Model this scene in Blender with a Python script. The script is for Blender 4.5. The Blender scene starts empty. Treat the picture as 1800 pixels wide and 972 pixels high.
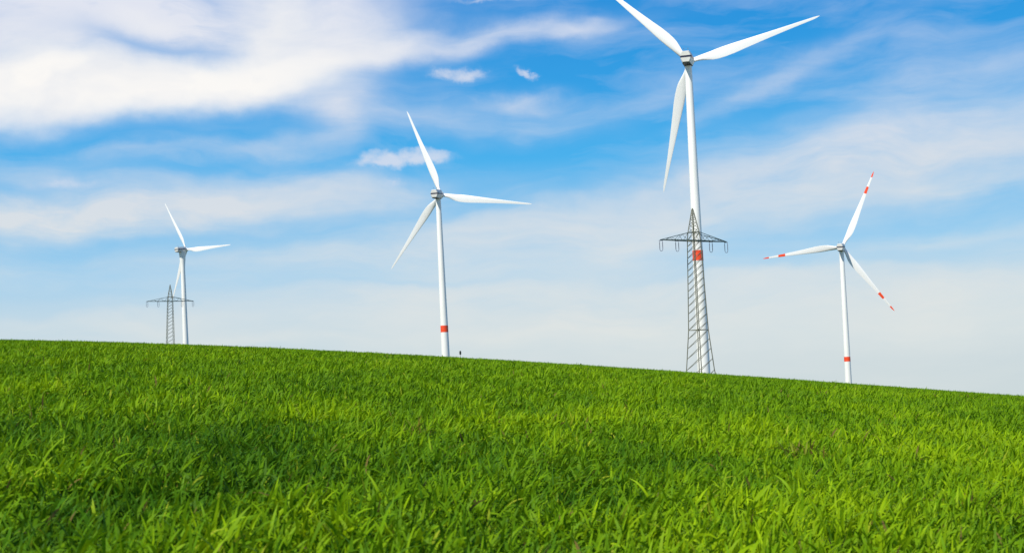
import bpy, math, random
import numpy as np
from mathutils import Vector, Matrix

rad = math.radians
scene = bpy.context.scene
col = scene.collection

# ------------------------------------------------------------------ camera
PW, PH, FPX = 1800.0, 972.0, 2200.0
PITCH, ROLL = rad(4.6), rad(-2.25)
EYE = 0.0                                   # eye height is the zero level of the scene
_F = np.array([0, math.cos(PITCH), math.sin(PITCH)])
_U0 = np.array([0, -math.sin(PITCH), math.cos(PITCH)])
_R0 = np.array([1.0, 0, 0])
_R = math.cos(ROLL) * _R0 + math.sin(ROLL) * _U0
_U = -math.sin(ROLL) * _R0 + math.cos(ROLL) * _U0

def ray(px, py):
    d = _F + _R * (px - PW / 2) / FPX - _U * (py - PH / 2) / FPX
    return d

def at(px, py, dist):                       # survey point: sight line at a forward distance
    d = ray(px, py)
    return d / d[1] * dist

cam = bpy.data.cameras.new('camera')
cam.sensor_width = 36.0
cam.lens = FPX / PW * 36.0
cam.clip_start = 0.05
cam.clip_end = 20000
co = bpy.data.objects.new('camera', cam)
col.objects.link(co)
co.matrix_world = Matrix(((_R[0], _U[0], -_F[0], 0), (_R[1], _U[1], -_F[1], 0), (_R[2], _U[2], -_F[2], 0), (0, 0, 0, 1)))
scene.camera = co
cam.dof.use_dof = True
cam.dof.focus_distance = 70
cam.dof.aperture_fstop = 5.6
scene.view_settings.view_transform = 'Standard'
scene.view_settings.look = 'None'
scene.view_settings.exposure = 0
scene.view_settings.gamma = 1
scene.cycles.max_bounces = 6
scene.cycles.transparent_max_bounces = 4

# ------------------------------------------------------------------ helpers
def lin(r, g, b):
    def f(c):
        c /= 255.0
        return c / 12.92 if c <= 0.04045 else ((c + 0.055) / 1.055) ** 2.4
    return (f(r), f(g), f(b), 1.0)

def tag(o, label=None, cat=None, group=None, kind=None):
    if label: o['label'] = label
    if cat: o['category'] = cat
    if group: o['group'] = group
    if kind: o['kind'] = kind
    return o

def empty(name, loc, rotz=0):
    o = bpy.data.objects.new(name, None)
    o.empty_display_size = 1
    col.objects.link(o)
    o.location = loc
    o.rotation_euler = (0, 0, rotz)
    return o

class MB:
    def __init__(s):
        s.v, s.f, s.m = [], [], []
    def add(s, vs, fs, mi=0):
        n = len(s.v)
        s.v += [tuple(v) for v in vs]
        s.f += [tuple(i + n for i in f) for f in fs]
        s.m += [mi] * len(fs)
    def ring_loft(s, rings, mi=None, cap=True):
        n = len(rings[0])
        vs = [p for r in rings for p in r]
        b = len(s.v)
        s.v += [tuple(p) for p in vs]
        for k in range(len(rings) - 1):
            for i in range(n):
                j = (i + 1) % n
                s.f.append((b + k * n + i, b + k * n + j, b + (k + 1) * n + j, b + (k + 1) * n + i))
                s.m.append(mi[k] if mi else 0)
        if cap:
            s.f.append(tuple(b + i for i in reversed(range(n)))); s.m.append(mi[0] if mi else 0)
            s.f.append(tuple(b + (len(rings) - 1) * n + i for i in range(n))); s.m.append(mi[-1] if mi else 0)
    def bar(s, a, b, w, n=4, w2=None):
        a, b = Vector(a), Vector(b)
        d = (b - a)
        if d.length < 1e-6: return
        d.normalize()
        up = Vector((0, 0, 1)) if abs(d.z) < 0.9 else Vector((1, 0, 0))
        x = d.cross(up).normalized(); y = d.cross(x)
        w2 = w if w2 is None else w2
        R = []
        for p, ww in ((a, w), (b, w2)):
            R.append([p + (x * math.cos(2 * math.pi * (i + .5) / n) + y * math.sin(2 * math.pi * (i + .5) / n)) * ww * .5 * (1.414 if n == 4 else 1) for i in range(n)])
        s.ring_loft(R)
    def tube(s, pts, w, n=6):
        pts = [Vector(p) for p in pts]
        rings = []
        for i, p in enumerate(pts):
            d = (pts[min(i + 1, len(pts) - 1)] - pts[max(i - 1, 0)]).normalized()
            up = Vector((0, 1, 0)) if abs(d.y) < .9 else Vector((1, 0, 0))
            x = d.cross(up).normalized(); y = d.cross(x)
            ww = w[i] if isinstance(w, (list, tuple)) else w
            rings.append([p + (x * math.cos(2 * math.pi * k / n) + y * math.sin(2 * math.pi * k / n)) * ww * .5 for k in range(n)])
        s.ring_loft(rings)
    def lathe(s, prof, n=40, z0=(0, 0, 0), mi=None):
        rings = [[(z0[0] + r * math.cos(2 * math.pi * i / n), z0[1] + r * math.sin(2 * math.pi * i / n), z0[2] + z) for i in range(n)] for r, z in prof]
        s.ring_loft(rings, mi)
    def build(s, name, mats, parent=None, smooth=False, angle=None):
        me = bpy.data.meshes.new(name)
        me.from_pydata(s.v, [], s.f)
        if not isinstance(mats, (list, tuple)): mats = [mats]
        for m in mats: me.materials.append(m)
        me.polygons.foreach_set('material_index', s.m)
        me.update()
        if smooth:
            me.shade_smooth()
            if angle: me.set_sharp_from_angle(angle=rad(angle))
        o = bpy.data.objects.new(name, me)
        col.objects.link(o)
        if parent: o.parent = parent
        return o

# ------------------------------------------------------------------ materials
def mat(name):
    m = bpy.data.materials.new(name)
    m.use_nodes = True
    nt = m.node_tree
    return m, nt, nt.nodes['Principled BSDF']

def paint(name, c, rough=.45, var=.06, scale=.35, metallic=0, streak=True):
    m, nt, b = mat(name)
    N, L = nt.nodes, nt.links
    tc = N.new('ShaderNodeTexCoord')
    mp = N.new('ShaderNodeMapping')
    mp.inputs['Scale'].default_value = (1, 1, .18 if streak else 1)
    no = N.new('ShaderNodeTexNoise'); no.inputs['Scale'].default_value = scale; no.inputs['Detail'].default_value = 6
    L.new(tc.outputs['Object'], mp.inputs['Vector']); L.new(mp.outputs[0], no.inputs['Vector'])
    rp = N.new('ShaderNodeValToRGB')
    k = 1 - var * 2
    rp.color_ramp.elements[0].position = .3; rp.color_ramp.elements[0].color = (c[0] * k, c[1] * k, c[2] * k * .97, 1)
    rp.color_ramp.elements[1].position = .65; rp.color_ramp.elements[1].color = (c[0], c[1], c[2], 1)
    L.new(no.outputs['Fac'], rp.inputs['Fac']); L.new(rp.outputs['Color'], b.inputs['Base Color'])
    b.inputs['Roughness'].default_value = rough
    b.inputs['Metallic'].default_value = metallic
    return m

M_white = paint('white_coating', (.90, .885, .81), .4, .04)
M_blade = paint('blade_gelcoat', (.88, .87, .83), .35, .03, .2)
M_nac = paint('nacelle_coating', (.72, .70, .63), .45, .06, .5)
M_red = paint('red_marking_paint', (.90, .075, .014), .45, .05, .6)
M_navy = paint('navy_stripe_paint', (.018, .018, .05), .4, .05, .8)
M_grey = paint('grey_steel', (.16, .16, .14), .5, .1, 1.2)
M_dark = paint('dark_louvre_and_shade', (.03, .03, .03), .6, .1, 1.2)  # vent louvres, and the panel that paints shade under the nacelle
M_galv = paint('galvanised_green_grey_steel', (.21, .205, .13), .55, .18, 1.5, .0, False)
M_arm = paint('dark_green_painted_steel', (.075, .115, .095), .5, .15, 1.5, .0, False)
M_insul = paint('grey_glazed_insulator', (.17, .18, .23), .3, .1, 3, 0, False)
M_post = paint('weathered_dark_post', (.03, .032, .03), .8, .2, 8, 0, False)

def leaf_material(name, attr, translucency=.3):
    m, nt, b = mat(name)
    N, L = nt.nodes, nt.links
    at_ = N.new('ShaderNodeAttribute'); at_.attribute_name = attr
    b.inputs['Roughness'].default_value = .5
    b.inputs['Specular IOR Level'].default_value = .06
    L.new(at_.outputs['Color'], b.inputs['Base Color'])
    tr = N.new('ShaderNodeBsdfTranslucent')
    hs = N.new('ShaderNodeHueSaturation'); hs.inputs['Hue'].default_value = .485; hs.inputs['Value'].default_value = 1.15
    L.new(at_.outputs['Color'], hs.inputs['Color']); L.new(hs.outputs[0], tr.inputs['Color'])
    mx = N.new('ShaderNodeMixShader'); mx.inputs[0].default_value = translucency
    L.new(b.outputs[0], mx.inputs[1]); L.new(tr.outputs[0], mx.inputs[2])
    L.new(mx.outputs[0], N['Material Output'].inputs['Surface'])
    return m
M_leaf = leaf_material('grass_leaf', 'leaf_colour', .32)
M_weed = leaf_material('weed_leaf', 'leaf_colour', .2)

def soil_material():
    m, nt, b = mat('field_soil')
    N, L = nt.nodes, nt.links
    tc = N.new('ShaderNodeTexCoord')
    n1 = N.new('ShaderNodeTexNoise'); n1.inputs['Scale'].default_value = 3.0; n1.inputs['Detail'].default_value = 8
    L.new(tc.outputs['Object'], n1.inputs['Vector'])
    r = N.new('ShaderNodeValToRGB')
    r.color_ramp.elements[0].position = .3; r.color_ramp.elements[0].color = (.018, .030, .008, 1)
    r.color_ramp.elements[1].position = .7; r.color_ramp.elements[1].color = (.045, .10, .012, 1)
    L.new(n1.outputs['Fac'], r.inputs['Fac']); L.new(r.outputs[0], b.inputs['Base Color'])
    b.inputs['Roughness'].default_value = .95
    bp = N.new('ShaderNodeBump'); bp.inputs['Strength'].default_value = .5; bp.inputs['Distance'].default_value = .03
    n2 = N.new('ShaderNodeTexNoise'); n2.inputs['Scale'].default_value = 14; n2.inputs['Detail'].default_value = 6
    L.new(tc.outputs['Object'], n2.inputs['Vector']); L.new(n2.outputs['Fac'], bp.inputs['Height']); L.new(bp.outputs[0], b.inputs['Normal'])
    return m
M_soil = soil_material()

# ------------------------------------------------------------------ terrain
CREST, HTOP, GRASS_H = 60.0, .90, .125
RIDGE = [(-120, 596), (0, 598), (160, 601), (326, 606), (500, 613), (660, 621), (787, 628), (1000, 641), (1230, 656), (1492, 674.5), (1650, 686), (1800, 697), (1900, 704)]
_rp = np.array([(lambda d: (d[0] / d[1], d[2] / d[1]))(ray(*q)) for q in RIDGE])
_poly = np.polyfit(_rp[:, 0], _rp[:, 1], 4)
_dpoly = np.polyder(_poly)
def ridge_slope(u):
    uc = np.clip(u, -.46, .46)
    return np.polyval(_poly, uc) + np.polyval(_dpoly, uc) * (u - uc) * .6

# far ground: passes under the masts, always lower than the sight line over the crest
FAR = []                                     # (x, y, z) filled in from the masts below
def ground_z(x, y):
    x = np.asarray(x, float); y = np.asarray(y, float)
    yy = np.maximum(y, 10.0)
    u = x / yy
    s = ridge_slope(u)
    b = HTOP / CREST ** 2
    near = np.where(y < 10, -HTOP + (s * 10) * (y / 10) * 0 + ridge_slope(x / 10) * 10 + (2 * HTOP / CREST) * y - b * y * y - (ridge_slope(x * 0 + 0.0) * (10 - y)), -HTOP + s * y + (2 * HTOP / CREST) * y - b * y * y)
    near = near - GRASS_H
    # long slope behind the crest
    yf = np.maximum(y, 1.0)
    far = ridge_slope(np.clip(x / np.maximum(yf, 60), -.7, .7)) * yf - 3.0 - .018 * (yf - 120)
    num = np.zeros_like(x); den = np.zeros_like(x)
    for (px, py, pz, pf) in FAR:
        w = np.exp(-((x - px) ** 2 + (y - py) ** 2) / (2 * (0.16 * py + 15) ** 2))
        num = num + w * (pz - pf); den = den + w
    far = far + num / np.maximum(den, 1.0)
    t = np.clip((y - 95) / 70, 0, 1); t = t * t * (3 - 2 * t)
    return near * (1 - t) + far * t

def far_plain(x, y):
    return float(ridge_slope(np.array(max(-.7, min(.7, x / max(y, 60))))) * y - 3.0 - .018 * (y - 120))

# ------------------------------------------------------------------ wind turbines
HUB_H = 105.0
ROTOR_R = 45.0
AXIS_TILT = rad(5)
HUB_OFF = 4.4                                # rotor plane ahead of the tower axis

def smooth_interp(x, xs, ys):
    if x <= xs[0]: return ys[0]
    if x >= xs[-1]: return ys[-1]
    k = max(i for i in range(len(xs) - 1) if xs[i] <= x)
    sl = [(ys[i + 1] - ys[i]) / (xs[i + 1] - xs[i]) for i in range(len(xs) - 1)]
    def m(i):
        if i == 0: return sl[0]
        if i == len(xs) - 1: return sl[-1]
        return 0 if sl[i - 1] * sl[i] <= 0 else 2 * sl[i - 1] * sl[i] / (sl[i - 1] + sl[i])
    h = xs[k + 1] - xs[k]; t = (x - xs[k]) / h
    return ((2 * t ** 3 - 3 * t * t + 1) * ys[k] + (t ** 3 - 2 * t * t + t) * h * m(k) + (-2 * t ** 3 + 3 * t * t) * ys[k + 1] + (t ** 3 - t * t) * h * m(k + 1))

def blade_mesh(striped):
    st = [0.9, 1.4, 2.2, 3.2, 4.4, 6.0, 7.8, 9.6, 12, 15, 18.5, 22.5, 27, 31.8, 32.0, 36.0, 36.2, 41.3, 41.5, 43, 44.2, 44.8, 45.0]
    rings, mi = [], []
    for r in st:
        t = r / ROTOR_R
        # chord
        ch = smooth_interp(r, [0, 2, 3.6, 5.2, 7, 9, 11, 13.5, 17, 22, 28, 35, 41, 45], [1.75, 1.75, 1.95, 2.45, 3.05, 3.5, 3.68, 3.62, 3.2, 2.6, 1.95, 1.32, .88, .6])
        th = smooth_interp(r, [0, 2, 3.6, 5.2, 7, 9, 11, 15, 22, 45], [1, 1, .86, .66, .50, .39, .33, .27, .21, .16])
        if r > 43: ch *= max(.12, 1 - ((r - 43) / 2.0) ** 2 * .9)
        tw = rad(15) * max(0, 1 - (r - 2) / 30) ** 1.6 + rad(2)
        ring = []
        n = 22
        kk = min(1, max(0, (r - 2.0) / 6.0)); kk = kk * kk * (3 - 2 * kk)
        for i in range(n):
            a = 2 * math.pi * i / n
            xc = .5 + .5 * math.cos(a)                      # 1 = trailing edge
            circ = .5 * math.sin(a)
            # NACA style half thickness
            yt = 5 * (.2969 * math.sqrt(max(xc, 0)) - .126 * xc - .3516 * xc ** 2 + .2843 * xc ** 3 - .1015 * xc ** 4) * .5
            foil = math.copysign(yt * 2, math.sin(a)) * .5
            yy = circ * (1 - kk) * 1.0 + foil * kk
            axis_frac = .5 + (.29 - .5) * kk
            cx = (xc - axis_frac) * ch                       # + towards trailing edge
            cy = yy * th * ch
            ring.append((cx, cy))
        pre = .9 * t * t
        out = []
        for cx, cy in ring:
            # local frame: x = leading edge direction, y = along rotor axis (upwind), z = span
            lx = -cx * math.cos(tw) + cy * math.sin(tw)
            ly = -cx * -math.sin(tw) * -1 + cy * math.cos(tw)
            out.append((lx, ly + pre, r))
        rings.append(out)
        if len(rings) > 1:
            rm = (st[len(rings) - 2] + r) / 2
            mi.append(1 if striped and (31.9 < rm < 36.1 or rm > 41.4) else 0)
    m = MB()
    m.ring_loft(rings, mi)
    return m

def make_turbine(label, hub_px, dist, yaw_deg, phase, cone_deg, tower_px, band_px=None, tower_w=(4.1, 2.35), striped=False, flare=False, band_h=3.2, scale_nac=1.0):
    hub = Vector(at(hub_px[0], hub_px[1], dist))
    yaw = rad(yaw_deg)
    ah = Vector((math.sin(yaw), math.cos(yaw), 0))
    base_x = hub.x - ah.x * HUB_OFF; base_y = hub.y - ah.y * HUB_OFF
    base_z = hub.z - HUB_H
    top_h = HUB_H - 2.2
    root = empty('wind_turbine', (base_x, base_y, base_z), -yaw)       # local +Y = rotor axis heading
    tag(root, label, 'wind turbine', 'wind turbines behind the grassy ridge')
    FAR.append((base_x, base_y, base_z, far_plain(base_x, base_y)))
    # the tower: its foot sits where the photograph shows it, a fraction of a degree off the vertical
    foot = at(tower_px[0], tower_px[1], base_y)
    # shift of the tower axis between nacelle and ridge level, expressed in the turbine's frame
    hs = foot[2] - base_z
    dx = (foot[0] - base_x) / max(1, (top_h - hs)) * top_h
    lx0, ly0 = dx * math.cos(yaw), dx * math.sin(yaw)
    def axis(z):
        k = 1 - z / top_h
        return lx0 * k, ly0 * k
    wb, wt = tower_w
    n = 48
    zs = [-3, 0, .01, 15, 30, 45, 60, 75, 90, top_h - 1.2, top_h - .5, top_h]
    rings = []
    for z in zs:
        k = min(1, max(0, z / top_h)); r = (wb + (wt - wb) * k ** .92) / 2
        if flare: r += 1.35 * max(0, (z - (top_h - 9)) / 9) ** 1.5
        cx, cy = axis(max(z, 0))
        rings.append([(cx + r * math.cos(2 * math.pi * i / n), cy + r * math.sin(2 * math.pi * i / n), z) for i in range(n)])
    m = MB(); m.ring_loft(rings); m.build('tower', M_white, root, True, 40)
    m = MB(); cx, cy = axis(top_h)
    m.lathe([(wt / 2 + .12, top_h - .55), (wt / 2 + .2, top_h - .5), (wt / 2 + .2, top_h + .3), (wt / 2 + .05, top_h + .32)], 40, (cx, cy, 0))
    m.build('yaw_bearing', M_grey, root, True, 30)
    if band_px:
        bz = at(band_px[0], band_px[1], base_y)[2] - base_z
        rr = []
        for z in (bz - band_h / 2, bz - band_h / 2 + .02, bz + band_h / 2 - .02, bz + band_h / 2):
            k = z / top_h; r = (wb + (wt - wb) * k ** .92) / 2 + (.03 if abs(z - bz) < band_h / 2 - .01 else .0)
            cx, cy = axis(z)
            rr.append([(cx + r * math.cos(2 * math.pi * i / n), cy + r * math.sin(2 * math.pi * i / n), z) for i in range(n)])
        m = MB(); m.ring_loft(rr, cap=False); m.build('red_band', M_red, root, True, 40)
    # nacelle: chamfered hexagonal housing, tilted with the axis
    ct, sn = math.cos(AXIS_TILT), math.sin(AXIS_TILT)
    def nl(x, y, z):                          # nacelle-local to turbine-local; y along the axis, origin at the hub centre
        return (x, HUB_OFF + y * ct - z * sn, HUB_H + y * sn + z * ct)
    def section(y, w, ztop, zbot, ch):
        zc = (ztop + zbot) / 2
        return [nl(-w + ch, y, ztop), nl(w - ch, y, ztop), nl(w, y, zc + .45), nl(w, y, zc - .45), nl(w - ch * .9, y, zbot), nl(-w + ch * .9, y, zbot), nl(-w, y, zc - .45), nl(-w, y, zc + .45)]
    W = 1.85 * scale_nac
    secs = [(-10.9, W * .86, 1.75, -1.6, .62), (-10.5, W * .97, 1.95, -1.85, .62), (-6, W, 2.05, -2.0, .6), (-2.6, W, 2.0, -2.0, .6), (-1.75, W * .86, 1.75, -1.8, .6), (-1.55, W * .7, 1.4, -1.45, .5)]
    m = MB(); m.ring_loft([section(*s) for s in secs])
    nac = m.build('nacelle', M_nac, root, True, 25)
    # stripe round the back and along both flanks, standing proud of the housing
    m = MB()
    zc, hh = .12, .31
    def ribbon(p, q):                          # outer line p..q at mid height
        pass
    e = .02
    ys = [(-10.9 - e, W * .86 + e), (-10.5, W * .97 + e), (-6, W + e), (-2.6, W + e)]
    path = [(x, y) for y, x in reversed(ys)] + [(-x, y) for y, x in ys]
    vs = []
    for x, y in path: vs += [nl(x, y, zc - hh), nl(x, y, zc + hh)]
    m.add(vs, [(2 * i, 2 * i + 2, 2 * i + 3, 2 * i + 1) for i in range(len(path) - 1)])
    m.build('stripe', M_navy, nac)
    m = MB()
    for sx in (1,):
        for y0 in (-10.0,):
            x = sx * (W + .03)
            for i in range(4):
                m.add([nl(x, y0 + i * .16, -.45), nl(x, y0 + i * .16 + .11, -.45), nl(x, y0 + i * .16 + .11, .95), nl(x, y0 + i * .16, .95)], [(0, 1, 2, 3)])
    m.build('vent', M_dark, nac)
    for x in (-.7, .7):
        m = MB()
        m.bar(nl(x, -8.6, 1.9), nl(x, -8.6, 3.0), .07, 8)
        m.bar(nl(x - .22, -8.6, 2.95), nl(x + .22, -8.6, 2.95), .05, 8)
        m.bar(nl(x, -8.6, 2.95), nl(x, -8.6, 3.2), .14, 8)
        m.build('wind_sensor', M_grey, nac)
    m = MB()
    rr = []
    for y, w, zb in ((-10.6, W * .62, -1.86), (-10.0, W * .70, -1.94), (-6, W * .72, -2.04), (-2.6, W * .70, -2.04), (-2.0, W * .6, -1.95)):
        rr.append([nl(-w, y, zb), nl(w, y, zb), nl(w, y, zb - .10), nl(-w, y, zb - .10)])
    m.ring_loft(rr); m.build('underside_shade_panel', M_dark, nac)  # dark panel added below the housing, its colour stands in for underside shade
    # hub and spinner
    m = MB()
    prof = [(-1.5, 1.25), (-1.3, 1.5), (-.6, 1.62), (.4, 1.6), (1.1, 1.4), (1.7, 1.0), (2.1, .5), (2.25, .08)]
    rings = [[nl(r * math.cos(2 * math.pi * i / 32), y, r * math.sin(2 * math.pi * i / 32)) for i in range(32)] for y, r in prof]
    m.ring_loft(rings); hubo = m.build('hub', M_white, root, True, 50)
    # blades
    bm_ = blade_mesh(striped)
    first = None
    cone = rad(cone_deg)
    for k in range(3):
        if first is None:
            b = bm_.build('blade', [M_blade, M_red], root, True, 60); first = b
        else:
            b = first.copy(); col.objects.link(b); b.parent = root
        ph = phase + k * 2 * math.pi / 3
        A = Vector((0, ct, sn)); E = Vector((1, 0, 0)); V = E.cross(A)
        rdir = E * math.cos(ph) + V * math.sin(ph)
        td = -E * math.sin(ph) + V * math.cos(ph)
        span = rdir * math.cos(cone) + A * math.sin(cone)
        ax = A * math.cos(cone) - rdir * math.sin(cone)
        org = Vector((0, HUB_OFF, HUB_H))
        b.matrix_parent_inverse = Matrix.Identity(4)
        b.matrix_local = Matrix(((td.x, ax.x, span.x, org.x), (td.y, ax.y, span.y, org.y), (td.z, ax.z, span.z, org.z), (0, 0, 0, 1)))
    return root

make_turbine('small far left white wind turbine with no red ring, standing beside the small lattice pylon',
             (327.6, 438.5), 985, 31, rad(-.2), 2.3, (326.5, 604), None, (5.0, 3.0), flare=True, scale_nac=1.15)
make_turbine('medium white wind turbine with plain blades, red ring low on its tower near the ridge',
             (774.8, 342.5), 601, 14, rad(-9.6), 2.6, (783.5, 627), (782.5, 578), (4.5, 2.4))
make_turbine('largest white wind turbine with plain blades and a red ring, directly behind the lattice pylon',
             (1212, 108.5), 416, 15, rad(14.57), 3.7, (1237.2, 655), (1226, 449.5), (4.25, 2.3), band_h=3.4)
make_turbine('white wind turbine whose blades have red stripes and red tips, farthest right on the ridge',
             (1480.5, 434.5), 694, 22, rad(64.28), 1.9, (1491.5, 672), (1490, 631), (4.1, 2.5), striped=True, band_h=2.6)

# ------------------------------------------------------------------ lattice pylons
def make_pylon(label, peak_px, dist, rot_deg, height, arm_half, foot_px=None, bar_k=1.0):
    peak = at(peak_px[0], peak_px[1], dist)
    base = Vector((peak[0], peak[1], peak[2] - height))
    root = empty('power_pylon', base, rad(rot_deg))
    tag(root, label, 'pylon', 'lattice power pylons')
    FAR.append((base.x, base.y, base.z, far_plain(base.x, base.y)))
    lean = 0.0
    if foot_px:
        fp = at(foot_px[0], foot_px[1], dist)
        lean = (fp[0] - peak[0]) / (peak[2] - fp[2]) * height
    lx, ly = lean * math.cos(rad(rot_deg)), -lean * math.sin(rad(rot_deg))
    H = height
    z_arm, z_top = H - 6.6, H - 4.9            # bottom and top chord levels of the cross-arm
    waist = H - 24.5
    def half(z):                               # half side of the square body
        pts = [(0, 2.75), (waist - 8, 1.95), (waist, 1.38), (z_arm, .93), (z_top, .80), (H - .3, .10)]
        for (a, wa), (b, wb) in zip(pts, pts[1:]):
            if z <= b: return wa + (wb - wa) * (z - a) / (b - a)
        return .08
    def corner(i, z):
        s = half(z); k = 1 - z / H
        return Vector(((s if i in (0, 3) else -s) + lx * k, (s if i in (0, 1) else -s) + ly * k, z))
    def panel_levels(z0, z1, ratio):
        L = [z0]
        while L[-1] < z1 - half(L[-1]) * ratio * .6:
            L.append(L[-1] + 2 * half(L[-1]) * ratio)
        k = (z1 - z0) / (L[-1] - z0)
        return [z0 + (q - z0) * k for q in L]
    legs, body, pk, arm = MB(), MB(), MB(), MB()
    for i in range(4):                         # corner posts
        for a, b in ((0, waist - 8), (waist - 8, waist), (waist, z_arm), (z_arm, z_top)):
            legs.bar(corner(i, a), corner(i, b), .12 * bar_k)
        legs.bar(corner(i, 0) - Vector((0, 0, 1.0)), corner(i, 0), .5)
        pk.bar(corner(i, z_top), corner(i, H - .3), .105 * bar_k)
    lv = panel_levels(0, waist - 8, .55) + panel_levels(waist - 8, waist, .55)[1:] + panel_levels(waist, z_arm, .60)[1:] + [z_top]
    for k, (a, b) in enumerate(zip(lv, lv[1:])):
        for i in range(4):                     # single diagonals, all rising the same way round
            j = (i + 1) % 4
            if i in (0, 3): body.bar(corner(j, a), corner(i, b), .06 * bar_k)
            else: body.bar(corner(i, a), corner(j, b), .075 * bar_k)
    for z in (waist, z_arm, z_top):
        for i in range(4): body.bar(corner(i, z), corner((i + 1) % 4, z), .12 * bar_k)
    for z in (waist,):
        body.bar(corner(0, z), corner(2, z), .07 * bar_k); body.bar(corner(1, z), corner(3, z), .07 * bar_k)
    pl = panel_levels(z_top, H - .8, .55)
    for k, (a, b) in enumerate(zip(pl, pl[1:])):
        for i in range(4):
            j = (i + 1) % 4
            pk.bar(corner(i, a) if k % 2 else corner(j, a), corner(j, b) if k % 2 else corner(i, b), .065 * bar_k)
    pk.lathe([(.12, H - .5), (.16, H - .2), (.1, H)], 8, (0, 0, 0))
    legs.build('leg_post', M_galv, root); body.build('bracing', M_galv, root); pk.build('peak', M_galv, root)
    # cross-arm along local X: two bottom chords, two top chords, meeting at the tips
    k = 1 - z_arm / H
    cx, cy = lx * k, ly * k
    for sx in (-1, 1):
        tip = Vector((cx + sx * arm_half, cy, z_arm))
        s0, s1 = half(z_arm), half(z_top)
        for sy in (-1, 1):
            b0 = Vector((cx + sx * s0, cy + sy * s0, z_arm)); t0 = Vector((cx + sx * s1, cy + sy * s1, z_top))
            arm.bar(b0, tip, .15 * bar_k); arm.bar(t0, tip, .09 * bar_k)
            n = 3
            for q in range(n):
                u0, u1, um = q / n, (q + 1) / n, (q + .5) / n
                if q < n - 1:
                    arm.bar(b0.lerp(tip, u0 + .5 / n), t0.lerp(tip, u0 + 1 / n), .05 * bar_k)
                arm.bar(b0.lerp(tip, u0 + .5 / n), t0.lerp(tip, u0), .05 * bar_k)
        for q in range(1, 5):
            u = q / 5
            a = Vector((cx + sx * s0, cy + s0, z_arm)).lerp(tip, u); b = Vector((cx + sx * s0, cy - s0, z_arm)).lerp(tip, u)
            arm.bar(a, b, .09 * bar_k)
            if q < 4:
                a2 = Vector((cx + sx * s0, cy - s0, z_arm)).lerp(tip, u + .2)
                arm.bar(a, a2, .06 * bar_k)
    for sy in (-1, 1):
        arm.bar((cx - half(z_arm), cy + sy * half(z_arm), z_arm - .01), (cx + half(z_arm), cy + sy * half(z_arm), z_arm - .01), .18 * bar_k)
    armo = arm.build('crossarm', M_arm, root)
    # hangers with double insulator strings, joined below in a U
    first = None
    for off in (-arm_half + .15, -arm_half * .51, arm_half * .51, arm_half - .15):
        if first is None:
            m = MB()
            hw, Lg = .30, 1.75
            for s in (-1, 1):
                m.tube([(s * hw, 0, -.08), (s * hw, 0, -.35)], .06)
                pts, ws = [], []
                nd = 18
                for q in range(nd * 2 + 1):
                    pts.append((s * hw, 0, -.35 - q * (Lg - .35) / (nd * 2)))
                    ws.append(.17 if q % 2 else .09)
                m.tube(pts, ws, 8)
            m.tube([(hw * math.cos(t), 0, -Lg - .42 * math.sin(t)) for t in [math.pi * q / 10 for q in range(11)]], .10)
            m.bar((-hw - .1, 0, -.08), (hw + .1, 0, -.08), .12)
            o = m.build('insulator_string', M_insul, root); first = o
        else:
            o = first.copy(); col.objects.link(o); o.parent = root
        o.location = (cx + off, cy, z_arm - .08)
        o.rotation_euler = (0, 0, rad(-rot_deg) * .8)
    return root

make_pylon('tall lattice pylon with single cross-arm and long insulators, in front of the largest wind turbine',
           (1217, 366), 250, 32, 38.5, 8.6, (1231.5, 655), 1.1)
make_pylon('small distant lattice pylon with single cross-arm, left of the small far left wind turbine',
           (299, 500), 490, 26, 40, 9.0, (299.5, 602), 1.25)

# ------------------------------------------------------------------ ground sheet
def build_ground():
    ys = np.concatenate([np.linspace(-60, -4, 12), np.linspace(-3, 30, 67), np.linspace(31, 110, 90), np.linspace(112, 200, 45), np.linspace(205, 600, 80), np.linspace(610, 1400, 80), np.linspace(1420, 4000, 40)])
    ts = np.linspace(-1, 1, 161)
    X = np.empty((len(ys), len(ts))); Y = np.empty_like(X)
    for i, y in enumerate(ys):
        w = 40 + .75 * max(y, 0)
        X[i] = ts * w; Y[i] = y
    Z = ground_z(X, Y)
    Ysafe = np.maximum(Y, 1)
    lim = ridge_slope(np.clip(X / Ysafe, -.8, .8)) * Ysafe - .9 - .002 * Ysafe
    Z = np.where(Y > 110, np.minimum(Z, lim), Z)
    n, k = X.shape
    v = np.stack([X, Y, Z], -1).reshape(-1, 3)
    idx = np.arange(n * k).reshape(n, k)
    f = np.stack([idx[:-1, :-1], idx[:-1, 1:], idx[1:, 1:], idx[1:, :-1]], -1).reshape(-1, 4)
    me = bpy.data.meshes.new('ground')
    me.from_pydata(v.tolist(), [], f.tolist())
    me.materials.append(M_soil)
    me.shade_smooth()
    o = bpy.data.objects.new('ground', me); col.objects.link(o)
    tag(o, 'sloping field ground under the crop', None, None, 'structure')
    return o
build_ground()

def on_ground(px, py, lift=GRASS_H * .8):
    d = ray(px, py)
    d = d / d[1]
    ys = np.linspace(2.5, CREST * 1.4, 4000)
    g = ground_z(d[0] * ys, ys) + lift
    hit = np.where(d[2] * ys <= g)[0]
    y = ys[hit[0]] if len(hit) else CREST
    return np.array([d[0] * y, y, float(ground_z(np.array(d[0] * y), np.array(y)))])

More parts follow.
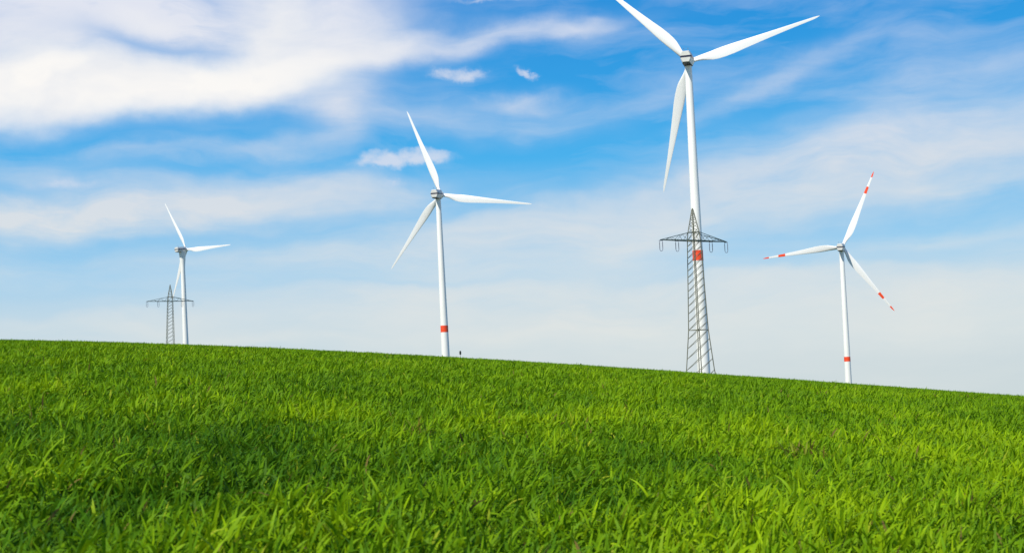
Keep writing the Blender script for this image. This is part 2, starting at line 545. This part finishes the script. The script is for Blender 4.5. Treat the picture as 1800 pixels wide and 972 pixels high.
# ------------------------------------------------------------------ grass
rng = np.random.default_rng(7)
_tab = rng.random((256, 256))
def vnoise(x, y):
    xi = np.floor(x).astype(int); yi = np.floor(y).astype(int)
    fx = x - xi; fy = y - yi
    fx = fx * fx * (3 - 2 * fx); fy = fy * fy * (3 - 2 * fy)
    g = lambda a, b: _tab[a & 255, b & 255]
    return (g(xi, yi) * (1 - fx) + g(xi + 1, yi) * fx) * (1 - fy) + (g(xi, yi + 1) * (1 - fx) + g(xi + 1, yi + 1) * fx) * fy
def fbm(x, y, o=4):
    s, a, t = 0, 1, 0
    for i in range(o):
        s = s + a * vnoise(x * 2 ** i + 17.3 * i, y * 2 ** i + 9.1 * i); t += a; a *= .55
    return s / t

# lusher and drier patches of the crop, where they lie in the field: (pixel, radius across, radius along, strength)
PATCH = [((120, 800), 2.6, 2.4, -.34), ((420, 800), 2.4, 2.2, -.30), ((640, 815), 1.6, 1.4, -.18), ((850, 845), 1.0, 1.0, -.10),
         ((250, 905), 1.3, .7, -.20), ((520, 655), 9, 8, -.16), ((1000, 690), 9, 7, -.12), ((1130, 830), 1.0, .9, -.08),
         ((1000, 745), 6, 3.2, .16), ((700, 730), 6, 3, .14), ((1500, 740), 6, 4, .13), ((1700, 800), 3, 3, .14), ((1550, 880), 2.2, 1.2, .10), ((820, 930), 1.4, .7, .12),
         ((500, 930), 1.0, .5, .10), ((150, 700), 6, 5, .05), ((1600, 700), 9, 8, .10), ((1330, 690), 9, 8, .05)]
PATCH = [(on_ground(*p), a, b, s) for p, a, b, s in PATCH]

def leaf_strips(x, y, z, az, L, w, tilt, bend, twist, nseg, colr):
    N = len(x)
    t = np.linspace(0, 1, nseg + 1)
    ang = tilt[:, None] + bend[:, None] * (t[None, :] ** 1.5)
    dl = L[:, None] / nseg
    ds = np.sin(ang) * dl; dz = np.cos(ang) * dl
    s = np.concatenate([np.zeros((N, 1)), np.cumsum((ds[:, 1:] + ds[:, :-1]) / 2, 1)], 1)
    h = np.concatenate([np.zeros((N, 1)), np.cumsum((dz[:, 1:] + dz[:, :-1]) / 2, 1)], 1)
    cx, cy = np.cos(az)[:, None], np.sin(az)[:, None]
    px = x[:, None] + cx * s; py = y[:, None] + cy * s; pz = z[:, None] + h
    tw = twist[:, None] * t[None, :]
    # side vector, turning about the leaf as it rises
    sx = -cy * np.cos(tw) + cx * np.sin(tw) * np.cos(ang)
    sy = cx * np.cos(tw) + cy * np.sin(tw) * np.cos(ang)
    sz = -np.sin(tw) * np.sin(ang)
    prof = np.interp(t, [0, .25, .55, .8, 1], [.6, .95, 1, .7, .06])[None, :] * w[:, None] * .5
    a = np.stack([px - sx * prof, py - sy * prof, pz - sz * prof], -1)
    b = np.stack([px + sx * prof, py + sy * prof, pz + sz * prof], -1)
    v = np.stack([a, b], 2)                     # N, nseg+1, 2, 3
    base = (np.arange(N) * (nseg + 1) * 2)[:, None]
    k = np.arange(nseg)[None, :] * 2
    f = np.stack([base + k, base + k + 1, base + k + 3, base + k + 2], -1).reshape(-1, 4)
    c = np.repeat(colr[:, None, :], (nseg + 1) * 2, 1).reshape(N, nseg + 1, 2, 3).copy()
    g = (.86 + .22 * t)[None, :, None, None]  # leaf base darker than tip: occlusion shade put into the colour
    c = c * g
    return v.reshape(-1, 3), f, c.reshape(-1, 3)

def mesh_from_arrays(name, V, F, Ccol, material):
    me = bpy.data.meshes.new(name)
    me.vertices.add(len(V)); me.vertices.foreach_set('co', V.astype(np.float32).ravel())
    me.loops.add(F.size); me.loops.foreach_set('vertex_index', F.astype(np.int32).ravel())
    me.polygons.add(len(F))
    me.polygons.foreach_set('loop_start', np.arange(0, F.size, 4, dtype=np.int32))
    me.polygons.foreach_set('use_smooth', np.ones(len(F), dtype=bool))
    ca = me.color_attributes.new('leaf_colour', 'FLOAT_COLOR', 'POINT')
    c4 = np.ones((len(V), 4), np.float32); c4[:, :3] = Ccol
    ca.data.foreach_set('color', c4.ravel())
    me.materials.append(material)
    me.update(calc_edges=True); me.validate()
    o = bpy.data.objects.new(name, me); col.objects.link(o)
    return o

DENS0, D0 = 1250.0, 9.0
def build_grass():
    Vs, Fs, Cs = [], [], []
    off = 0
    edges = [2.2, 5, 9, 13, 18, 24, 32, 42, 54, 68, 84, 100]
    for y0, y1 in zip(edges, edges[1:]):
        ym = (y0 + y1) / 2
        dens_max = DENS0 * min(1, (D0 / y0) ** 1.07)
        w1 = .43 * y1 + 2.6
        N = int(dens_max * (y1 - y0) * 2 * w1)
        y = rng.uniform(y0, y1, N); x = rng.uniform(-w1, w1, N)
        dens = DENS0 * np.minimum(1, (D0 / y) ** 1.07)
        keep = (np.abs(x) < .43 * y + 2.6) & (rng.random(N) < dens / dens_max)
        x, y, dens = x[keep], y[keep], dens[keep]
        # plants stand in loose drilled tufts
        N = len(x)
        ws = (DENS0 / dens) ** .48
        z = ground_z(x, y)
        vig = fbm(x * 1.1 + 3, y * .42 + 5, 4)
        pat = np.zeros(N)
        for p, ra, rb, s in PATCH:
            pat += s * (.42 if s < 0 else .7) * np.exp(-(((x - p[0]) / ra) ** 2 + ((y - p[1]) / rb) ** 2))
        big = fbm(x * .16 + 40, y * .07 + 11, 3)
        tuft = fbm(x * 2.6, y * 2.2, 2)
        hfac = .80 + .75 * (tuft - .5) + .35 * (vig - .5)
        L = (.168 + .04 * rng.normal(size=N)).clip(.08, .32) * (hfac + .15).clip(.6, 1.4)
        L = np.where(y > 40, L * .68 + .042, L)
        L = np.where(rng.random(N) < .003, L * 1.5, L)
        w = rng.uniform(.010, .0195, N) * ws
        tilt = np.abs(rng.normal(.22, .22, N))
        bend = rng.gamma(2.4, .52, N).clip(0, 2.4)
        az = rng.uniform(0, 2 * np.pi, N)
        wind = rng.random(N) < .3
        az = np.where(wind, rng.normal(.3, .8, N), az)
        twist = rng.normal(0, 1.0, N)
        soft = np.interp(y, [8, 20, 50], [1, .66, .28])
        k = (.47 + soft * (1.15 * (vig - .5) + .55 * (big - .5) + pat + 0.55 * (tuft - .5) + rng.normal(0, .17, N))).clip(0, 1)
        dark = np.array([.048, .135, .005]); midc = np.array([.135, .265, .004]); light = np.array([.265, .40, .004])
        c = np.where((k < .5)[:, None], dark + (midc - dark) * (k * 2)[:, None], midc + (light - midc) * (k * 2 - 1)[:, None])
        q = rng.random(N)
        c = np.where((q < .008)[:, None], np.array([.30, .36, .02]), c)
        c = np.where((q > .994)[:, None], np.array([.16, .12, .03]), c)
        c = c * 1.13 * (1 + rng.uniform(-.15, .15, N) * soft)[:, None]
        nseg = 6 if y1 <= 9 else (4 if y1 <= 24 else (3 if y1 <= 42 else 2))
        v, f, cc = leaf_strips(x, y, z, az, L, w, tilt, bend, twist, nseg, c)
        Vs.append(v); Fs.append(f + off); Cs.append(cc); off += len(v)
    o = mesh_from_arrays('grass', np.concatenate(Vs), np.concatenate(Fs), np.concatenate(Cs), M_leaf)
    tag(o, 'dense bright green young cereal grass covering the whole foreground slope', 'grass', None, 'stuff')
build_grass()

# ------------------------------------------------------------------ single weeds and stalks standing out of the crop
def make_weed(label, cat, name, px, py, n, Lr, wr, colours, spread, seed, group=None):
    r = np.random.default_rng(seed)
    p = on_ground(px, py)
    az = r.uniform(0, 2 * np.pi, n)
    c = np.array(colours)[r.integers(0, len(colours), n)] * r.uniform(.75, 1.2, n)[:, None]
    v, f, cc = leaf_strips(r.normal(0, spread, n), r.normal(0, spread, n), np.zeros(n), az, r.uniform(*Lr, n), r.uniform(*wr, n),
                           np.abs(r.normal(.25, .2, n)), r.uniform(.3, 1.6, n), r.normal(0, 1.0, n), 8, c)
    o = mesh_from_arrays(name, v, f, cc, M_weed)
    o.location = p
    tag(o, label, cat, group)
    return o
RB = [(.17, .115, .022), (.13, .085, .025), (.22, .20, .02), (.10, .13, .012), (.16, .20, .012)]
YL = [(.42, .50, .02), (.36, .46, .015)]
G1 = 'reddish brown weeds in the crop'
make_weed('reddish brown weed clump in the grass, below and left of the striped-blade turbine', 'weed', 'weed_plant', 1411, 803, 26, (.19, .32), (.010, .02), RB, .06, 1, G1)
make_weed('thin brownish weed beside a larger reddish clump, below the striped-blade turbine', 'weed', 'weed_plant', 1449, 806, 16, (.18, .30), (.009, .018), RB, .04, 2, G1)
make_weed('brown withered weed clump in the near grass at lower right', 'weed', 'weed_plant', 1684, 890, 24, (.16, .27), (.009, .016), RB, .07, 3, G1)
make_weed('small brown weed at the right edge of the near grass', 'weed', 'weed_plant', 1760, 908, 12, (.15, .24), (.008, .016), RB, .05, 4, G1)
make_weed('small reddish weed in the grass below the middle turbine with the low ring', 'weed', 'weed_plant', 733, 766, 16, (.18, .30), (.011, .022), RB, .09, 5, G1)
G2 = 'pale yellow stalks in the crop'
make_weed('left of two pale yellow stalks near the ridge between pylon and right turbine', 'plant', 'yellow_stalk', 1331, 700, 8, (.16, .24), (.02, .035), YL, .06, 6, G2)
make_weed('right of two pale yellow stalks near the ridge between pylon and right turbine', 'plant', 'yellow_stalk', 1339, 699, 9, (.17, .26), (.02, .035), YL, .06, 7, G2)
make_weed('yellow green leafy shoot in the near grass at lower left', 'plant', 'yellow_stalk', 168, 905, 8, (.15, .22), (.013, .024), [(.30, .44, .01), (.24, .40, .008)], .02, 8)

# marker posts on the ridge
def make_post(label, px, top_py, dist, hw, hh, stem, name='marker_post'):
    top = at(px, top_py, dist)
    gz = float(ground_z(np.array(top[0]), np.array(top[1])))
    root = empty(name, (top[0], top[1], gz)); H = top[2] - gz
    tag(root, label, 'post')
    m = MB(); m.bar((0, 0, -.3), (0, 0, H - hh * .8), stem, 8); m.build('stake', M_post, root)
    m = MB(); m.lathe([(.3 * hw, H - hh), (hw * .5, H - hh * .85), (hw * .5, H - hh * .2), (hw * .28, H)], 12); m.build('cap', M_post, root, True, 40)
make_post('thin stake with thick dark cap on the ridge right of the middle turbine', 809, 616.5, 76, .115, .23, .022)
make_post('short grey stub just showing above the ridge left of the tall pylon', 1021, 638.5, 80, .075, .12, .04)

# ------------------------------------------------------------------ sun and sky
SUN_EL, SUN_AZ = rad(47), rad(221)            # azimuth clockwise from +Y (view direction)
sd = Vector((math.sin(SUN_AZ) * math.cos(SUN_EL), math.cos(SUN_AZ) * math.cos(SUN_EL), math.sin(SUN_EL)))
sun = bpy.data.lights.new('sun', 'SUN'); sun.energy = 5.0; sun.angle = rad(.53); sun.color = (1.0, .95, .86)
so = bpy.data.objects.new('sun', sun); col.objects.link(so)
so.rotation_euler = sd.to_track_quat('Z', 'Y').to_euler()
so.location = sd * 300

world = bpy.data.worlds.new('World'); scene.world = world
world.use_nodes = True
nt = world.node_tree; N, L = nt.nodes, nt.links
bg = N['Background']
STR = .1
bg.inputs['Strength'].default_value = STR
def math_(op, a, b=None, c=None, clamp=False):
    n = N.new('ShaderNodeMath'); n.operation = op; n.use_clamp = clamp
    for i, v in enumerate((a, b, c)):
        if v is None: continue
        if isinstance(v, (int, float)): n.inputs[i].default_value = v
        else: L.new(v, n.inputs[i])
    return n.outputs[0]
def vmath(op, a, b=None):
    n = N.new('ShaderNodeVectorMath'); n.operation = op
    for i, v in enumerate((a, b)):
        if v is None: continue
        if isinstance(v, (tuple, list)): n.inputs[i].default_value = v
        else: L.new(v, n.inputs[i])
    return n.outputs['Value'] if op in ('DOT_PRODUCT', 'LENGTH') else n.outputs['Vector']
def mixc(fac, a, b):
    n = N.new('ShaderNodeMix'); n.data_type = 'RGBA'
    for s, v in ((n.inputs[0], fac), (n.inputs[6], a), (n.inputs[7], b)):
        if isinstance(v, (int, float)): s.default_value = v
        elif isinstance(v, tuple): s.default_value = v
        else: L.new(v, s)
    return n.outputs[2]
def ramp(fac, stops, interp='LINEAR'):
    n = N.new('ShaderNodeValToRGB'); cr = n.color_ramp; cr.interpolation = interp
    while len(cr.elements) < len(stops): cr.elements.new(.5)
    for e, (p, c) in zip(cr.elements, stops): e.position = p; e.color = c
    L.new(fac, n.inputs[0]); return n.outputs[0]

tc = N.new('ShaderNodeTexCoord')
dirv = vmath('NORMALIZE', tc.outputs['Generated'])
sep = N.new('ShaderNodeSeparateXYZ'); L.new(dirv, sep.inputs[0])
azim = math_('ARCTAN2', sep.outputs[0], sep.outputs[1])
elev = math_('ARCSINE', sep.outputs[2])
cmb = N.new('ShaderNodeCombineXYZ'); L.new(azim, cmb.inputs[0]); L.new(elev, cmb.inputs[1])
P0 = cmb.outputs[0]                            # (azimuth, elevation) in radians
def sky_at(px, py):
    d = ray(px, py); d = d / np.linalg.norm(d)
    return math.atan2(d[0], d[1]), math.asin(d[2])
def noise(vec, scale, detail, rough=.5, sx=1, sy=1, rot=0, off=0):
    mp = N.new('ShaderNodeMapping'); mp.inputs['Scale'].default_value = (sx, sy, 1); mp.inputs['Rotation'].default_value = (0, 0, rot); mp.inputs['Location'].default_value = (off, off * .7, 0)
    L.new(vec, mp.inputs[0])
    n = N.new('ShaderNodeTexNoise'); n.noise_dimensions = '2D'
    n.inputs['Scale'].default_value = scale; n.inputs['Detail'].default_value = detail; n.inputs['Roughness'].default_value = rough
    L.new(mp.outputs[0], n.inputs['Vector'])
    return n
# warped coordinates so the cloud edges wander
wn = noise(P0, 7, 3, .5, 1, 2.2)
wv = vmath('SUBTRACT', wn.outputs['Color'], (.5, .5, .5))
Pw = vmath('ADD', P0, vmath('MULTIPLY', wv, (.085, .040, 0)))
wn2 = noise(P0, 34, 6, .62, 1, 1.3, 0, 3)
wv2 = vmath('SUBTRACT', wn2.outputs['Color'], (.5, .5, .5))
Pc = vmath('ADD', P0, vmath('MULTIPLY', wv2, (.030, .015, 0)))
Pw2 = vmath('ADD', Pw, vmath('MULTIPLY', wv2, (.014, .008, 0)))

def blob(cx, cy, rx, ry, rot, amp, power=1, vec=None):
    a, e = sky_at(cx, cy)
    mp = N.new('ShaderNodeMapping'); mp.vector_type = 'TEXTURE'
    mp.inputs['Location'].default_value = (a, e, 0)
    mp.inputs['Rotation'].default_value = (0, 0, rad(-rot) - ROLL * 0 )
    mp.inputs['Scale'].default_value = (rx / FPX, ry / FPX, 1)
    L.new(vec or Pw2, mp.inputs[0])
    r2 = vmath('DOT_PRODUCT', mp.outputs[0], mp.outputs[0])
    if power == 2: r2 = math_('MULTIPLY', r2, r2)
    g = math_('EXPONENT', math_('MULTIPLY', r2, -1.0))
    return math_('MULTIPLY', g, amp)

def union(T, lst, vec=None, tex=None):
    for b in lst:
        d = blob(*b, vec=vec)
        if tex is not None: d = math_('MULTIPLY', d, tex, clamp=True)
        T = math_('MULTIPLY', T, math_('SUBTRACT', 1.0, d))
    return T

# soft sheets: (centre x, y, half width, half height, tilt down-right in degrees, density, edge)
SHEETS = [(200, 25, 380, 80, 0, .86), (10, 15, 90, 45, 0, .6), (600, 95, 120, 75, 0, .66), (580, 35, 110, 60, 0, .75), (690, 72, 150, 26, -4, .6), (860, 68, 190, 18, -6, .6), (1025, 52, 62, 14, -6, .5),
          (620, 205, 66, 42, -40, .62), (0, 500, 200, 14, 0, .3), (420, 600, 400, 10, 1, .4), (1300, 500, 260, 16, 0, .35), (1700, 430, 160, 14, -4, .3), (760, 205, 210, 26, 5, .34), (895, 176, 70, 14, 0, .5), (330, 275, 230, 14, -4, .32), (160, 318, 300, 20, 0, .28),
          (230, 372, 430, 36, -4, .92), (560, 345, 230, 24, -2, .45), (760, 430, 420, 40, -4, .55), (1080, 420, 260, 62, -4, .58), (900, 390, 180, 26, 0, .3),
          (200, 570, 320, 30, 2, .45), (700, 530, 300, 40, 0, .5),
          (1480, 285, 330, 62, -8, .80), (1720, 245, 260, 46, 2, .55), (1560, 330, 360, 30, -2, .45), (1340, 150, 130, 18, -22, .38), (1700, 140, 170, 34, -4, .36), (1500, 60, 260, 22, -14, .10),
          (1180, 330, 200, 26, -12, .35), (1650, 540, 320, 60, 0, .7), (1050, 560, 460, 70, 0, .75), (1100, 180, 180, 20, -10, .12), (30, 245, 70, 10, -8, .25)]
THICK = [(40, 150, 270, 68, 2, .97, 2), (330, 152, 250, 50, -3, .94, 2), (520, 125, 160, 55, -12, .80), (560, 70, 120, 50, -10, .3), (455, 40, 60, 85, 12, .85), (100, 110, 230, 40, 8, .6), (700, 68, 50, 16, 0, .25), (250, 35, 50, 14, 0, .3)]
PUFFS = [(808, 131, 44, 11, 4, .95, 2), (800, 124, 30, 9, 4, .5, 1), (928, 127, 17, 9, 32, .9, 2), (706, 280, 82, 11, -1, .92, 2), (735, 270, 30, 10, 0, .7, 2), (765, 272, 18, 9, 0, .6, 2), (665, 272, 26, 9, 0, .6, 2), (122, 325, 48, 9, -3, .5, 1), (697, 321, 18, 7, 0, .5, 1), (860, 1, 55, 4, 0, .6, 1)]
GAPS = [(800, 116, 160, 28, -5, .85), (250, 72, 120, 18, 6, .5), (820, 15, 150, 22, -4, .5), (150, 245, 300, 24, -4, .55), (420, 222, 180, 20, 5, .4), (620, 292, 110, 12, -4, .45), (960, 300, 180, 30, -6, .5), (200, 440, 260, 18, -3, .6), (120, 500, 260, 12, -2, .4), (160, 545, 240, 10, 0, .4), (1520, 412, 300, 14, -2, .5), (1250, 482, 260, 9, -1, .35), (700, 500, 240, 8, 0, .4), (1650, 470, 200, 9, 2, .35)]

streak = noise(Pw, 9, 6, .55, 1, 4.2, rad(4), 5)
fib = noise(Pw, 22, 6, .6, 1, 5.5, rad(6), 21)
stx = math_('MULTIPLY_ADD', streak.outputs['Fac'], 1.7, math_('MULTIPLY_ADD', fib.outputs['Fac'], .7, -.05))
T = union(1.0, [b if len(b) == 7 else b + (1,) for b in SHEETS], None, stx)
D1 = math_('SUBTRACT', 1.0, T)
# a veil of thin cirrus everywhere, denser low down
veil = math_('MULTIPLY', math_('SUBTRACT', noise(Pw, 6, 7, .58, 1, 5, rad(5), 9).outputs['Fac'], .42), .95, clamp=True)
D1 = math_('SUBTRACT', 1.0, math_('MULTIPLY', math_('SUBTRACT', 1.0, D1), math_('SUBTRACT', 1.0, veil)))
for b in GAPS:
    D1 = math_('MULTIPLY', D1, math_('SUBTRACT', 1.0, blob(*b, 1)))
Tk = union(1.0, [b if len(b) == 7 else b + (1,) for b in THICK], None, None)
Dk = math_('SUBTRACT', 1.0, Tk)
for b in ((790, 118, 150, 27, -5, .85), (150, 240, 300, 16, -4, .3)):
    Dk = math_('MULTIPLY', Dk, math_('SUBTRACT', 1.0, blob(*b, 1)))
pn = noise(P0, 60, 4, .55, 1, 1.4, 0, 2)
Tp = union(1.0, PUFFS, Pc, math_('MULTIPLY_ADD', pn.outputs['Fac'], 1.6, .15))
Dp = math_('MULTIPLY', math_('SUBTRACT', 1.0, Tp), .78)

# clear sky: physical sky, deepened towards the saturated blue of the photograph
sky = N.new('ShaderNodeTexSky'); sky.sky_type = 'NISHITA'; sky.sun_disc = False
sky.sun_elevation = SUN_EL; sky.sun_rotation = SUN_AZ; sky.air_density = 1.0; sky.dust_density = .6; sky.ozone_density = 2.0
EL = math_('MAP_RANGE' if False else 'MULTIPLY_ADD', elev, 2.0, .1, clamp=True)   # 0 at -0.05 rad, 1 at 0.45 rad
def es(py): return max(0, min(1, sky_at(900, py)[1] * 2 + .1))
def sc(c): return (c[0] / STR, c[1] / STR, c[2] / STR, 1)
base = ramp(EL, [(0.0, lin(208, 220, 222)), (es(640), lin(206, 220, 226)), (es(560), lin(194, 217, 231)), (es(470), lin(160, 208, 240)), (es(380), lin(116, 192, 240)), (es(280), lin(58, 176, 239)), (es(160), lin(42, 160, 231)), (es(0), lin(24, 143, 222)), (.95, lin(12, 95, 190))])
gain = N.new('ShaderNodeVectorMath'); gain.operation = 'SCALE'; gain.inputs['Scale'].default_value = 1 / STR; L.new(base, gain.inputs[0])
clear = mixc(.93, sky.outputs[0], gain.outputs[0])
def scaled(colr):
    g = N.new('ShaderNodeVectorMath'); g.operation = 'SCALE'; g.inputs['Scale'].default_value = 1 / STR; L.new(colr, g.inputs[0]); return g.outputs[0]
thin = scaled(ramp(EL, [(0, lin(220, 227, 226)), (es(600), lin(222, 228, 227)), (es(450), lin(222, 227, 229)), (es(330), lin(216, 223, 231)), (es(200), lin(216, 223, 236)), (es(0), lin(228, 231, 242))]))
c1 = mixc(math_('MULTIPLY', D1, .97, clamp=True), clear, thin)
tn = noise(Pw, 14, 5, .5, 1, 2, 0, 7)
thick = scaled(ramp(tn.outputs['Fac'], [(.3, lin(238, 239, 242)), (.6, lin(253, 250, 246))]))
c2 = mixc(Dk, c1, thick)
puff = sc(lin(222, 226, 238))
c3 = mixc(Dp, c2, puff)
L.new(c3, bg.inputs['Color'])
